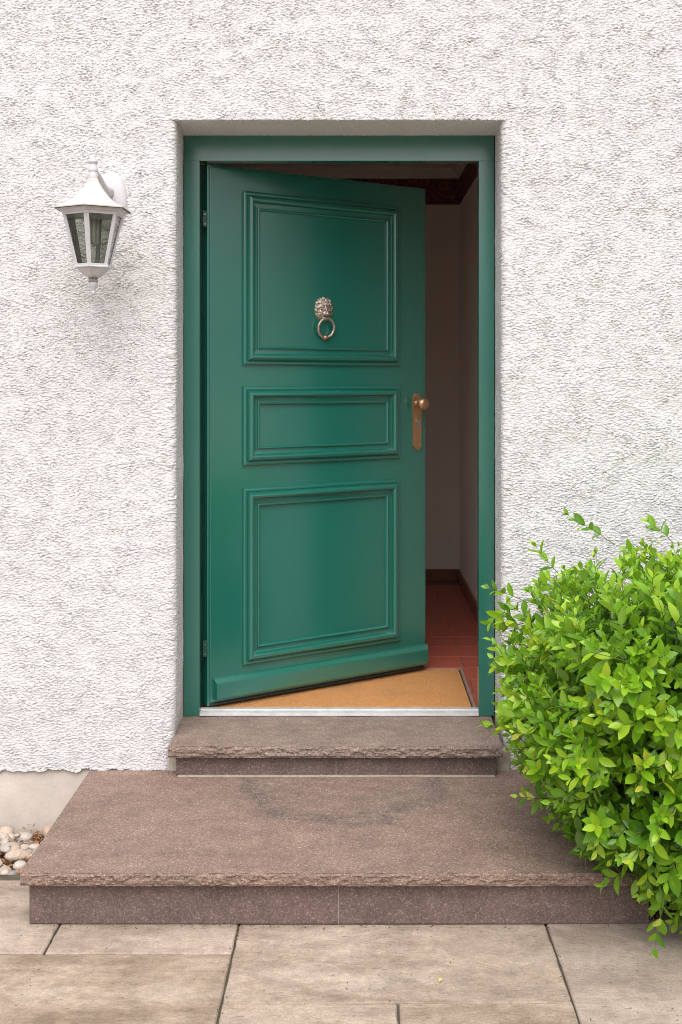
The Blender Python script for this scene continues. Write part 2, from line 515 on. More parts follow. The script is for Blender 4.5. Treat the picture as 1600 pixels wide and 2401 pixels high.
for (x0, x1, y0, y1) in slabs:
    cx, cy = (x0 + x1) / 2, (y0 + y1) / 2
    hx, hy = (x1 - x0) / 2 - JX, (y1 - y0) / 2 - JY
    # slab with gently waving, slightly chipped edges
    V, F = [], []
    def ring(inset, z):
        base = len(V)
        pts = []
        for (ax, ay, bx, by) in ((-1, -1, 1, -1), (1, -1, 1, 1), (1, 1, -1, 1), (-1, 1, -1, -1)):
            for k in range(12):
                t = k / 12
                pts.append((ax + (bx - ax) * t, ay + (by - ay) * t))
        for k, (a, b) in enumerate(pts):
            w = wob[k] if inset < 0.02 else 0
            V.append((a * (hx - inset - w), b * (hy - inset - w), z))
        return base
    wob = [abs(rr.gauss(0, 0.0013)) for _ in range(48)]
    a0 = ring(0.0, -0.045); a1 = ring(0.0, -0.003); a2 = ring(0.003, 0.0); a3 = ring(0.03, 0.0)
    for p, q in ((a0, a1), (a1, a2), (a2, a3)):
        for k in range(48):
            k2 = (k + 1) % 48
            F.append((p + k, p + k2, q + k2, q + k))
    F.append(tuple(range(a3, a3 + 48)))
    s = link('paving_slab', mesh('paving_slab', V, F, True, 30), 'paving', pave, False)
    s.location = (cx, cy, rr.uniform(-0.0012, 0.0012))
    s.rotation_euler = (rr.uniform(-.001, .001), rr.uniform(-.001, .001), 0)

soil = link('soil_bed', box_mesh(0.83, 3.0, -0.998, -0.262, -0.08, 0.012), 'soil')
tag(soil, kind='structure')

# ------------------------------------------------------------------ house wall
wall = empty('house_wall', (0, YW, 0), 'white roughcast house wall around the green front door', 'wall')
def fine_axis(a, b, lo, hi, DN=DN):
    """fine steps of DN between a and b, growing steps out to lo / hi"""
    k0, k1 = math.ceil(a / DN), math.floor(b / DN)
    mid = [k * DN for k in range(k0, k1 + 1)]
    left, right = [], []
    s, x = DN, mid[0]
    while x > lo: s *= 1.25; x -= s; left.append(max(x, lo))
    s, x = DN, mid[-1]
    while x < hi: s *= 1.25; x += s; right.append(min(x, hi))
    return np.array(left[::-1] + mid + right)
RC = 0.026
TX = 1.42                                    # fine part reaches this far to each side
zrows = np.linspace(ZB, ZS, int((ZS - ZB) / DZN) + 1)
def grid_faces(nu, nv, flip=False):
    i, j = np.meshgrid(np.arange(nu - 1), np.arange(nv - 1), indexing='ij')
    a = (i * nv + j).ravel()
    f = np.stack([a, a + nv, a + nv + 1, a + 1], 1)
    return f[:, ::-1] if flip else f
def side(sign):
    """flat face up to the corner, rounded corner, jamb; sign -1 left, +1 right"""
    xe = XL if sign < 0 else XR
    xs = fine_axis(-TX, XL - RC, -6.0, XL - RC) if sign < 0 else fine_axis(XR + RC, TX, XR + RC, 6.0)[::-1]
    if abs(xs[-1] - (xe + sign * RC)) > 1e-4: xs = np.append(xs, xe + sign * RC)
    P, Nn, S, A = [], [], [], []
    for x in xs: P.append((x, YW)); Nn.append((0, -1)); S.append(x); A.append(1.0)
    for k in range(1, 6):
        t = k / 5 * math.pi / 2
        P.append((xe + sign * RC - sign * RC * math.sin(t), YW + RC - RC * math.cos(t)))
        Nn.append((-sign * math.sin(t), -math.cos(t))); S.append(xe + sign * RC - sign * RC * t); A.append(1.0 - 0.25 * k / 5)
    nj = int((-(YW + RC)) / DN)
    for k in range(1, nj + 1):
        P.append((xe + sign * (.013 if sign < 0 else .008) * k / nj, YW + RC + (0.004 - YW - RC) * k / nj)); Nn.append((-sign, 0)); S.append(xe - sign * (0.030 + k * DN)); A.append(0.80 - 0.15 * k / nj)
    P, Nn, S, A = map(np.array, (P, Nn, S, A))
    SS, ZZ = np.meshgrid(S, zrows, indexing='ij')
    h = sample(ROUGH, SS, ZZ) * A[:, None] + sample(WAVY, SS, ZZ) * np.minimum(A, 1)[:, None]
    flare = np.clip((0.50 - ZZ) / 0.34, 0, 1) ** 2 * 0.016 * sign
    inj = (np.abs(Nn[:, 0]) > 0.0)[:, None] * 1.0
    fade = np.exp(-np.abs(P[:, 0] - xe) / 0.06)[:, None]
    X = P[:, 0][:, None] + Nn[:, 0][:, None] * h + flare * np.maximum(inj, fade)
    Y = P[:, 1][:, None] + Nn[:, 1][:, None] * h
    # ragged lower edge
    Z = ZZ - 0.34 * h - (ZZ < ZB + DZN / 2) * (0.004 * sample(n4, SS, SS * 0.7) + 0.004)
    V = np.stack([X, Y, Z], -1).reshape(-1, 3)
    return V, grid_faces(len(S), len(zrows), flip=(sign > 0))
def top():
    xs = fine_axis(-TX, TX, -6.0, 6.0)
    zs = np.array(fine_axis(ZS, 2.95, ZS, 4.6, DZN))
    zs = np.concatenate([[ZS], zs[zs > ZS + 1e-4]])
    XX, ZZ = np.meshgrid(xs, zs, indexing='ij')
    h = sample(ROUGH, XX, ZZ) + sample(WAVY, XX, ZZ)
    V = np.stack([XX, YW - h, ZZ - 0.34 * h], -1).reshape(-1, 3)
    F = grid_faces(len(xs), len(zs))
    # soffit: flat underside, smoother
    sx = xs[(xs > XL - 0.024) & (xs < XR + 0.024)]
    t = np.concatenate([[0.0, 0.004, 0.008], np.linspace(0.014, 0.254, 40)])
    X2, T2 = np.meshgrid(sx, t, indexing='ij')
    h0 = sample(ROUGH, X2, np.full_like(X2, ZS)) + sample(WAVY, X2, np.full_like(X2, ZS))
    edge = np.clip(1 - T2 / 0.014, 0, 1)
    g = sample(ROUGH, X2, ZS - T2) * (0.30 + 0.7 * edge)
    Y2 = YW + T2 - h0 * edge
    Z2 = ZS - g - 0.34 * h0 * edge - 0.002 * (1 - edge)
    V2 = np.stack([X2, Y2, Z2], -1).reshape(-1, 3)
    F2 = grid_faces(len(sx), len(t), flip=True)
    return V, F, V2, F2
vs_, fs_, off = [], [], 0
for V, F in (side(-1), side(1)):
    vs_.append(V); fs_.append(F + off); off += len(V)
V, F, V2, F2 = top()
vs_.append(V); fs_.append(F + off); off += len(V)
vs_.append(V2); fs_.append(F2 + off); off += len(V2)
link('roughcast', np_mesh('roughcast', np.concatenate(vs_), np.concatenate(fs_)), 'plaster', wall)
core = []
for b in ((-6, FX0 - .004, YW + .022, 0.09, 0.12, 4.6), (FX1 + .004, 6, YW + .022, 0.09, 0.12, 4.6), (FX0 - .004, FX1 + .004, YW + .022, 0.09, FZ1 + .006, 4.6)):
    box('masonry', b, 'core', wall)
box('plinth', (-6, FX0 - 0.006, YW + 0.012, 0.08, -0.3, 0.155), 'plinth', wall)
box('plinth', (FX1 + 0.006, 6, YW + 0.012, 0.08, -0.3, 0.155), 'plinth', wall)

# ------------------------------------------------------------------ the hall behind the door
HZ = 0.266
hx0, hx1, hy1, hz1 = -0.95, 0.619, 2.775, 2.78
floor = link('hall_floor', box_mesh(hx0 - .1, hx1 + .1, 0.03, hy1 + .1, 0.10, HZ), 'grout'); tag(floor, kind='structure')
backw = link('hall_wall_back', box_mesh(hx0 - .1, hx1 + .1, hy1, hy1 + .12, 0.1, 3.0), 'hallwall'); tag(backw, kind='structure')
rightw = link('hall_wall_right', box_mesh(hx1, hx1 + .12, 0.092, hy1, 0.1, 3.0), 'hallwall'); tag(rightw, kind='structure')
leftw = link('hall_wall_left', box_mesh(hx0 - .12, hx0, 0.092, 1.30, 0.1, 3.0), 'hallwall'); tag(leftw, kind='structure')
box('wall_piece', (hx0 - .12, hx0, 2.25, hy1, 0.1, 3.0), 'hallwall', leftw)      # opening for an unseen side window, added to brighten the hall
box('wall_piece', (hx0 - .12, hx0, 1.301, 2.249, 0.1, 0.45), 'hallwall', leftw)
box('wall_piece', (hx0 - .12, hx0, 1.301, 2.249, 1.85, 3.0), 'hallwall', leftw)
for b in ((1.302, 1.35, .452, 1.848), (2.20, 2.248, .452, 1.848), (1.351, 2.199, .452, .50), (1.351, 2.199, 1.80, 1.848), (1.755, 1.795, .501, 1.799)):
    box('added_window_frame', (hx0 - .08, hx0 - .03, b[0], b[1], b[2], b[3]), 'white', leftw)
link('added_window_pane', mesh('added_window_pane', [(hx0 - .055, y_, z) for y_, z in ((1.34, .49), (2.21, .49), (2.21, 1.81), (1.34, 1.81))], [(0, 1, 2, 3)]), 'clear', leftw)  # pane of the added window, out of view
ceil = link('hall_ceiling', box_mesh(hx0 - .2, hx1 + .2, 0.091, hy1 + .2, hz1, 3.1), 'ceil'); tag(ceil, kind='structure')
box('skirting_board', (hx0, hx1 - .014, hy1 - .014, hy1 - .001, HZ, HZ + .075), 'skirt', backw, bevel=0.003)
box('skirting_board', (hx1 - .014, hx1 - .001, 0.095, hy1 - .001, HZ, HZ + .075), 'skirt', rightw, bevel=0.003)
box('wallpaper_border', (hx0, hx1 - .003, hy1 - .003, hy1 + .01, 2.56, 2.715), 'frieze', backw)
box('wallpaper_border', (hx1 - .003, hx1 + .01, 0.095, hy1, 2.56, 2.715), 'frieze', rightw)
def cornice(p0, p1, inward):
    prof = [(0, 0), (.012, .002), (.016, .016), (.03, .03), (.05, .045), (.056, .058), (.07, .064)]
    V, F = [], []
    for p in (p0, p1):
        for a, b in prof: V.append((p[0] + inward[0] * a, p[1] + inward[1] * a, 2.716 + b))
    n = len(prof)
    for k in range(n - 1): F.append((k, k + 1, n + k + 1, n + k))
    return mesh('cornice', V, F, True, 30)
link('cornice', cornice((hx0, hy1), (hx1, hy1), (0, -1)), 'ceil', backw)
link('cornice', cornice((hx1, 0.095), (hx1, hy1), (-1, 0)), 'ceil', rightw)
# terracotta tiles, running bond
tw, tl = 0.1935, 0.30
tile_me = box_mesh(-tl / 2 + .002, tl / 2 - .002, -tw / 2 + .002, tw / 2 - .002, -0.004, 0.0, bevel=0.0012, seg=1)
tile_me.materials.append(M['tile'])
row = 0
y = 0.105
while y + tw < hy1:
    x = hx1 - .016 - (0.15 if row % 2 else 0.0)
    while x - tl > hx0:
        t = link('floor_tile', tile_me, None, floor, False)
        t.location = (x - tl / 2, y + tw / 2, HZ + 0.0045 + random.uniform(-.0004, .0004))
        x -= tl
    if row % 2:
        e = link('floor_tile', box_mesh(-.0715, .0725, -tw / 2 + .002, tw / 2 - .002, -0.004, 0, bevel=.0012, seg=1), 'tile', floor, False)
        e.location = (hx1 - .016 - .0745, y + tw / 2, HZ + .0045)
    y += tw; row += 1
mat_ = empty('door_mat', (-0.07, 0.36, HZ + .005), 'orange brown coir mat on the red hall floor just behind the threshold', 'door mat')
box('coir_pile', (-0.565, 0.423, 0.085, 0.640, HZ + .005, HZ + .012), 'coir', mat_, bevel=.002)
box('mat_frame', (0.430, 0.440, 0.080, 0.660, HZ + .0046, HZ + .011), 'matmetal', mat_, bevel=.001)
box('mat_frame', (-0.57, 0.4295, 0.648, 0.657, HZ + .0046, HZ + .010), 'matmetal', mat_, bevel=.001)
box('mat_recess', (-0.57, 0.428, 0.082, 0.646, HZ + .0046, HZ + .0054), 'dark', mat_)

# ------------------------------------------------------------------ door frame
frame = empty('door_frame', (-0.07, 0.0, Z_UP), 'fixed green painted door frame set in the plastered opening', 'door frame')
box('jamb', (FX0, IX0, 0.0, 0.048, Z_UP + .002, IZ1 - .0002), 'green', frame, bevel=.0006)
box('jamb', (IX1, FX1, 0.0, 0.048, Z_UP + .002, IZ1 - .0002), 'green', frame, bevel=.0006)
box('head', (FX0, FX1, 0.0, 0.048, IZ1, FZ1), 'green', frame, bevel=.0006)
box('rebate_strip', (FX0, IX0 - .018, 0.0485, 0.092, Z_UP + .02, IZ1 + .018), 'green', frame, bevel=.002)
box('rebate_strip', (IX1 + .018, FX1, 0.0485, 0.092, Z_UP + .02, IZ1 + .018), 'green', frame, bevel=.002)
box('rebate_strip', (FX0, FX1, 0.0486, 0.092, IZ1 + .019, FZ1), 'green', frame, bevel=.002)
box('weather_seal', (IX0 - .017, IX0 - .010, 0.0486, 0.0545, Z_UP + .02, IZ1), 'rubber', frame)
box('weather_seal', (IX1 + .010, IX1 + .017, 0.0486, 0.0545, Z_UP + .02, IZ1), 'rubber', frame)
th = mesh('threshold', [(x, y_, z) for x in (IX0 + .0005, IX1 - .0005) for (y_, z) in
          ((0.001, Z_UP + .001), (-0.004, Z_UP + .003), (-0.003, Z_UP + .0105), (0.003, Z_UP + .0130), (0.008, Z_UP + .0118), (0.024, Z_UP + .0150), (0.028, Z_UP + .0180), (0.050, Z_UP + .0185), (0.078, Z_UP + .0100), (0.078, Z_UP + .001))],
          [tuple(range(10))[::-1], tuple(range(10, 20))] + [(k, (k + 1) % 10, 10 + (k + 1) % 10, 10 + k) for k in range(10)])
tag(link('threshold', th, 'alu', frame), 'bright metal threshold strip')

# ------------------------------------------------------------------ front door (local axes: x along the leaf, -y outwards)
DA = math.atan2(0.564, 0.843)
DL, DZ0, DZ1 = 1.014, 0.287, 2.2990
door = empty('front_door', (-0.557, 0.052, DZ0), 'dark green panelled front door standing half open into the hall', 'door', rz=DA)
door['_off'] = (0, 0, DZ0)
leaf = box('door_leaf', (0.0, DL, 0.004, 0.050, DZ0, DZ1), 'green', door, bevel=.002)
box('face_board', (0.010, DL - .007, 0.000, 0.0045, DZ0 + .012, DZ1 - .010), 'green', door, bevel=.0018)
box('inner_rebate', (0.018, DL - .02, 0.0502, 0.068, DZ0 + .01, DZ1 - .015), 'green', door, bevel=.002)
box('bottom_seal', (0.012, DL - .012, -0.003, 0.0038, DZ0 + .001, DZ0 + .010), 'rubber', door, bevel=.001)
def sweep_rect(u0, u1, z0, z1, prof):
    V, F = [], []
    corners = [((u0, z0), (u1, z0), 0), ((u1, z0), (u1, z1), 1), ((u1, z1), (u0, z1), 2), ((u0, z1), (u0, z0), 3)]
    ins = {0: (1, 1), 1: (-1, 1), 2: (-1, -1), 3: (1, -1)}
    cor = [(u0, z0), (u1, z0), (u1, z1), (u0, z1)]
    n = len(prof)
    for s in range(4):
        b = len(V)
        for c in (s, (s + 1) % 4):
            for (w, h) in prof: V.append((cor[c][0] + ins[c][0] * w, -h, cor[c][1] + ins[c][1] * w))
        for k in range(n - 1): F.append((b + k, b + n + k, b + n + k + 1, b + k + 1))
    return mesh('moulding', V, F, True, 38)
big = [(0, 0), (0, .0085), (.0015, .0105), (.006, .0120), (.0115, .0118), (.0150, .0098), (.0158, .0090), (.0160, .0120), (.0172, .0172), (.020, .0222), (.0245, .0262), (.030, .0275), (.0355, .0255), (.0395, .0200), (.0418, .0130), (.0425, .0065), (.0435, .0060), (.0612, .0060)]
small = [(.0605, .0055), (.0610, .0095), (.0622, .0125), (.0648, .0140), (.0676, .0128), (.0698, .0095), (.0712, .0040), (.0714, .0005)]
for z0, z1 in ((1.554, 2.2110), (1.174, 1.4735), (.4215, 1.0890)):
    pn = box('panel', (.144 + .0708, .873 - .0708, -0.0009, 0.001, z0 + .0708, z1 - .0708), 'green', door)
    link('moulding', sweep_rect(.144, .873, z0, z1, big), 'green', door)
    link('bead', sweep_rect(.144, .873, z0, z1, small), 'green', door)
# weather board: chamfered top, drip below
wb = [(0.0, .3905), (-.0130, .3870), (-.0235, .3745), (-.0250, .3700), (-.0255, .3175), (-.0225, .3125), (0.0, .3125)]
V = [(0.0205 + (0.006 if y_ < -.02 else 0), y_, z) for y_, z in wb] + [(DL - .002 - (0.006 if y_ < -.02 else 0), y_, z) for y_, z in wb]
n = len(wb)
F = [tuple(range(n)), tuple(reversed(range(n, 2 * n)))] + [(k, n + k, n + (k + 1) % n, (k + 1) % n) for k in range(n)]
F = [tuple(reversed(f)) for f in F]
link('weather_board', mesh('weather_board', V, F), 'green', door)
for zc in (2.0945, 0.504):
    hg = box('hinge', (-.020, -.003, -.0015, .0022, zc - .03, zc + .03), 'hinge', door, bevel=.001)
    for dz in (-.02, .016):
        sc = link('screw', lathe_mesh([(.003, 0), (.0026, .0012), (.001, .0014)], 8), 'steel', hg, False)
        sc.rotation_euler = (R(90), 0, 0); sc.location = (-.012, -.0016, zc + dz)
    box('hinge_leaf', (-.0035, -.0022, -.0022, .006, zc - .022, zc + .024), 'hinge', hg)
# handle plate with knob and lock
def plate_mesh(cu, z0, z1, w, d):
    pts = []
    h = w / 2
    arc = [(-h, .0), (-h * .82, .007), (-h * .45, .011), (0, .0175), (h * .45, .011), (h * .82, .007), (h, .0)]
    arc = [(-h, 0), (-h * .72, .004), (-h * .5, .0105), (-h * .2, .014), (h * .2, .014), (h * .5, .0105), (h * .72, .004), (h, 0)]
    for a, b in arc: pts.append((cu + a, z1 - .014 + b))
    for a, b in reversed(arc): pts.append((cu + a, z0 + .014 - b))
    n = len(pts)
    V = [(u, 0.001, z) for u, z in pts] + [(u, -d * .6, z) for u, z in pts] + [(cu + (u - cu) * .92, -d, (z - (z0 + z1) / 2) * .987 + (z0 + z1) / 2) for u, z in pts]
    F = [tuple(range(2 * n, 3 * n))]
    for a in (0, n):
        for k in range(n): F.append((a + k, a + n + k, a + n + (k + 1) % n, a + (k + 1) % n))
    me = mesh('plate', V, F)
    bm = bmesh.new(); bm.from_mesh(me); bmesh.ops.recalc_face_normals(bm, faces=list(bm.faces)); bm.to_mesh(me); bm.free()
    return me
pl = link('handle_plate', plate_mesh(.963, 1.203, 1.441, .043, .009), 'brass', door)
kn = lathe_mesh([(.0165, 0), (.0165, .004), (.011, .007), (.0098, .014), (.0125, .018), (.0190, .0215), (.0248, .0280), (.0268, .0360), (.0255, .0440), (.0205, .0510), (.0120, .0558), (.003, .0572)], 28)
kno = link('knob', kn, 'brass', pl, False); kno.rotation_euler = (R(90), 0, 0); kno.location = (.963, -.009, 1.398)
cy = link('lock_cylinder', lathe_mesh([(.0088, 0), (.0088, .0035), (.0075, .0042)], 20), 'steel', pl, False)
cy.rotation_euler = (R(90), 0, 0); cy.location = (.963, -.009, 1.325)
box('lock_body', (.9585, .9675, -.0122, -.009, 1.304, 1.320), 'steel', pl, bevel=.002)
box('keyhole', (.9624, .9636, -.0138, -.0125, 1.3205, 1.3295), 'dark', pl)
# lion head knocker
def lion_mesh():
    nr, na = 30, 88
    V, F = [], []
    W, H = .0425, .0530
    def outline(t):
        c, s = math.cos(t), math.sin(t)
        r = 1.0 / ((abs(c) ** 2.6 + abs(s) ** 2.6) ** (1 / 2.6))
        if s < 0: r *= 1 - 0.10 * (-s) ** 2
        k = 1 - 0.30 * max(0, -s) ** 1.5 * abs(c)
        return r * k * (1 + .028 * math.sin(t * 22 + 2) + .02 * math.sin(t * 13))
    def g(a, b, ca, cb, sa, sb): return math.exp(-((a - ca) / sa) ** 2 - ((b - cb) / sb) ** 2)
    def hgt(r, t):
        o = outline(t); a, b = r * o * math.cos(t), r * o * math.sin(t)
        h = .0155 * max(0, 1 - r ** 2.2) ** .62
        h += .0135 * g(a, b, 0, -.33, .34, .25) + .0095 * g(a, b, 0, .02, .15, .36)     # muzzle, nose ridge
        h += .0050 * g(a, b, 0, -.10, .20, .10)                                       # nose tip
        for s in (-1, 1):
            h += .0060 * g(a, b, s * .31, .30, .17, .09) + .0035 * g(a, b, s * .30, .13, .10, .06)
            h -= .0075 * g(a, b, s * .30, .19, .16, .05) + .0050 * g(a, b, s * .32, .03, .15, .07)
            h += .0050 * g(a, b, s * .45, -.16, .17, .18) + .0045 * g(a, b, s * .15, -.30, .12, .11)
            h += .0075 * g(a, b, s * .80, .72, .16, .14)                             # ears
            h -= .0040 * g(a, b, s * .10, -.13, .05, .05)
        h -= .0085 * g(a, b, 0, -.47, .32, .045) + .0035 * g(a, b, 0, -.26, .03, .12)
        h += .0045 * g(a, b, 0, -.62, .25, .10)
        if r > .55:
            m = min(1, (r - .55) / .15)
            h += m * (.0032 * math.sin(t * 24 + 7 * r + 1.5 * math.sin(t * 5)) + .0022 * math.sin(t * 11 - 16 * r))
        elif b > .42: h += .002 * math.sin(a * 40)
        return max(h, .0012) if r < 1 else 0.0
    V.append((0, -hgt(0.001, 0), 0))
    for i in range(1, nr + 1):
        r = i / nr
        for k in range(na):
            t = 2 * math.pi * k / na; o = outline(t)
            V.append((W * r * o * math.cos(t), -(hgt(min(r, .985), t) if i < nr else 0.0), H * r * o * math.sin(t)))
    for k in range(na): F.append((0, 1 + (k + 1) % na, 1 + k))
    for i in range(nr - 1):
        for k in range(na):
            a, b = 1 + i * na + k, 1 + i * na + (k + 1) % na
            F.append((a, b, b + na, a + na))
    me = mesh('lion_head', V, F, True)
    bm = bmesh.new(); bm.from_mesh(me); bmesh.ops.recalc_face_normals(bm, faces=list(bm.faces)); bm.to_mesh(me); bm.free()
    return me
kx, kz = .506, 1.7710
lion = link('knocker', lion_mesh(), 'lion', door, False); lion.location = (kx, 0, kz - DZ0)
tag(lion, 'brass lion head knocker')
pts = [(.0365 * math.sin(2 * math.pi * k / 40), -.020 - .006 * math.cos(2 * math.pi * k / 40), -.0695 + .0375 * math.cos(2 * math.pi * k / 40)) for k in range(40)]
rad = [.0050 + .0012 * (0.5 - 0.5 * math.cos(2 * math.pi * k / 40)) for k in range(40)]
ring_ = link('ring', tube_mesh(pts, rad, 12, closed=True), 'lion', lion, False)
link('striker', sphere_mesh((0, -.0145, -.1065), .0105, 3, (1.15, 1, .9)), 'brass', lion, False)
link('striker_pad', lathe_mesh([(.009, -.002), (.009, .004), (.006, .0065)], 16), 'lion', lion, False)
bpy.data.objects['striker_pad'].rotation_euler = (R(90), 0, 0); bpy.data.objects['striker_pad'].location = (0, 0, -.108)

# ------------------------------------------------------------------ stone steps
ns1 = band_noise(512, 0.004, 0.07, 0.030, 0.55, 11)
ns2 = band_noise(512, 0.004, 0.022, 0.014, 0.45, 12)
ns4 = band_noise(512, 0.004, 0.0115, 0.010, 0.3, 14)
ns3 = band_noise(512, 0.004, 0.25, 0.25, 0.5, 13)
def samp(A, s, t):
    return A[(np.floor(np.asarray(s) / .004).astype(int)) % 512, (np.floor(np.asarray(t) / .004).astype(int)) % 512]
def tread_mesh(x0, x1, yf, yb, z0, z1, seed):
    xs = np.linspace(x0, x1, int((x1 - x0) / .004) + 1)
    path = [(yb, z0, 0), (yf + .06, z0, 0), (yf + .012, z0, .15)]
    for k in range(13): path.append((yf, z0 + (z1 - z0) * (.03 + .94 * k / 12), (.25, .6)[1 if k in (1, 11) else 0] if k in (0, 1, 11, 12) else 1.0))
    path += [(yf + .003, z1, .30), (yf + .008, z1, .15), (yf + .018, z1, .04)]
    k = yf + .03
    while k < yb - .02: path.append((k, z1, 0)); k += .02
    path.append((yb, z1, 0))
    V = np.zeros((len(xs), len(path), 3))
    for j, (y_, z_, a) in enumerate(path):
        s = xs + seed; t = np.full_like(xs, z_ * 1.0 + seed)
        d = samp(ns1, s, t) * .0016 + samp(ns2, s, t) * .0012 + samp(ns4, s, t) * .0007
        V[:, j, 0] = xs
        V[:, j, 1] = y_ + a * d - (0.0025 if a == 1.0 else 0)
        V[:, j, 2] = z_
        if z_ == z1 and y_ > yf:
            V[:, j, 2] -= a * (.0006 + np.abs(samp(ns2, s, t + .1)) * .0026 + .0020 * np.abs(samp(ns1, s, t + .3)))
            if a == 0: V[:, j, 2] += samp(ns3, s, np.full_like(xs, y_ + seed)) * .0007 + samp(ns1, s, np.full_like(xs, y_ + seed)) * .0003
        if j == 3: V[:, j, 2] += samp(ns2, s, t) * .0005
    nu, nv = len(xs), len(path)
    F = grid_faces(nu, nv, True)
    me = np_mesh('tread', V.reshape(-1, 3), F)
    bm = bmesh.new(); bm.from_mesh(me); bm.verts.ensure_lookup_table()
    for i in (0, nu - 1):
        f = [bm.verts[i * nv + j] for j in range(nv)]
        bm.faces.new(f)
    bmesh.ops.recalc_face_normals(bm, faces=list(bm.faces))
    bm.to_mesh(me); bm.free()
    me.polygons.foreach_set('use_smooth', [True] * len(me.polygons))
    me.set_sharp_from_angle(angle=R(24))
    return me
low = empty('stone_step', (-.05, -.65, 0), 'wide lower stone step of reddish porphyry on the paving', 'step', 'entrance steps')
link('tread', tread_mesh(-.9216, .818, -1.062, -.252, .1185, Z_LOW, 0.0), 'tread_low', low)
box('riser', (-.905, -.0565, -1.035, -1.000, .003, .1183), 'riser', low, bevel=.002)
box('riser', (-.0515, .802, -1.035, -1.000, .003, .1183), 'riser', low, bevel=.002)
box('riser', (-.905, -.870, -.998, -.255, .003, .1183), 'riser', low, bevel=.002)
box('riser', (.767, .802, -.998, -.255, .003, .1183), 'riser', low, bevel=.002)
box('mortar_joint', (-.0563, -.0517, -1.033, -1.001, .003, .1181), 'dull_mortar', low)
box('core_fill', (-.868, .765, -.998, -.262, -.08, .118), 'core', low)
upp = empty('stone_step', (-.075, -.15, Z_LOW), 'narrow upper stone step directly below the door threshold', 'step', 'entrance steps')
link('tread', tread_mesh(-.6385, .486, -.336, .012, .2268, Z_UP, .37), 'tread', upp)
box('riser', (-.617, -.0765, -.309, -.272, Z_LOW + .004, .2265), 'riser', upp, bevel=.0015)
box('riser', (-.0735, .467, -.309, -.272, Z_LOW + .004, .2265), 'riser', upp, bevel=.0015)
box('mortar_joint', (-.0764, -.0736, -.3075, -.273, Z_LOW + .004, .2263), 'dull_mortar', upp)
box('mortar_joint', (-.610, .462, -.317, -.272, Z_LOW - .001, Z_LOW + .0042), 'mortar', upp)
box('core_fill', (-.648, .520, -.258, .03, .08, .2264), 'mortar', upp)

# ------------------------------------------------------------------ wall lantern
LX, LY = -.8565, -.485
lamp = empty('wall_lantern', (LX, YW, 1.96), 'white six-sided lantern on a bracket left of the green door', 'wall lamp')
def hexo(name, prof, mat, parent, smooth=False): return link(name, lathe_mesh(prof, 6, (LX, LY), smooth=smooth), mat, parent)
hexo('roof', [(.010, 2.150), (.0175, 2.1500), (.0215, 2.1385), (.0310, 2.1230), (.0460, 2.1040), (.0660, 2.0830), (.0900, 2.0650), (.1260, 2.0510), (.1260, 2.0475), (.115, 2.0440), (.06, 2.0440)], 'roofwhite', lamp)
bpy.data.objects['roof'].data.flip_normals() if False else None
link('roof_gap_shade', lathe_mesh([(.110, 2.0474), (.1266, 2.0474), (.1266, 2.0456), (.110, 2.0456)], 6, (LX, LY), smooth=False), 'dark', lamp)  # dark strip painted in as the shaded gap under the roof rim
fin = link('finial', lathe_mesh([(.0150, 2.1480), (.0158, 2.1620), (.0140, 2.1660), (.0135, 2.1720), (.0155, 2.1735), (.0162, 2.1790), (.0135, 2.1850), (.0108, 2.1960), (.0150, 2.2010), (.0158, 2.2050), (.0110, 2.2065), (.0095, 2.2150), (.0075, 2.2195), (.002, 2.2215)], 20, (LX, LY)), 'white', lamp)
# cornice ring below the roof, then the tapered cage
hexo('top_ring', [(.05, 2.0438), (.1115, 2.0438), (.1080, 2.0380), (.1010, 2.0345), (.1005, 2.0270), (.093, 2.0270), (.05, 2.030)], 'white', lamp)
def hexpt(r, k, z):
    a = k * math.pi / 3
    return Vector((LX + r * math.sin(a), LY - r * math.cos(a), z))
zt, zb_, rt, rb = 2.0268, 1.8720, .0990, .0605
for k in range(6):
    # corner post: tapered bar along the hexagon's edge
    a, b = hexpt(rt, k, zt), hexpt(rb, k, zb_)
    rad_ = Vector((math.sin(k * math.pi / 3), -math.cos(k * math.pi / 3), 0)); tan_ = Vector((math.cos(k * math.pi / 3), math.sin(k * math.pi / 3), 0))
    V = []
    for p, w in ((a, .0085), (b, .0068)):
        e0 = p - rad_ * (w * .577); 
        V += [p, p + tan_ * w - rad_ * (w * .577), p + tan_ * w * .9 - rad_ * (w * .577 + .006), p - tan_ * w * .9 - rad_ * (w * .577 + .006), p - tan_ * w - rad_ * (w * .577)]
    F = [(4, 3, 2, 1, 0), (5, 6, 7, 8, 9)] + [(j, (j + 1) % 5, 5 + (j + 1) % 5, 5 + j) for j in range(5)]
    F = [tuple(reversed(f)) for f in F]
    link('cage_post', mesh('cage_post', V, F), 'white', lamp)
    # glass pane between two posts, 2 mm inside the cage
    c, d = hexpt(rt - .004, k, zt), hexpt(rt - .004, k + 1, zt)
    e, f = hexpt(rb - .004, k + 1, zb_), hexpt(rb - .004, k, zb_)
    link('pane', mesh('pane', [c, d, e, f], [(3, 2, 1, 0)]), 'glass', lamp)
hexo('bottom_ring', [(.03, 1.8718), (.058, 1.8718), (.0618, 1.8718), (.0612, 1.8655), (.0635, 1.8640), (.0635, 1.8610), (.0560, 1.8600), (.0440, 1.8480), (.0330, 1.8380), (.0250, 1.8330), (.0170, 1.8300), (.005, 1.8300)], 'white', lamp)
link('collar', lathe_mesh([(.0165, 1.8298), (.0165, 1.8265), (.013, 1.8260), (.0142, 1.8190), (.0148, 1.8155), (.0125, 1.8140)], 18, (LX, LY)), 'rust', lamp)
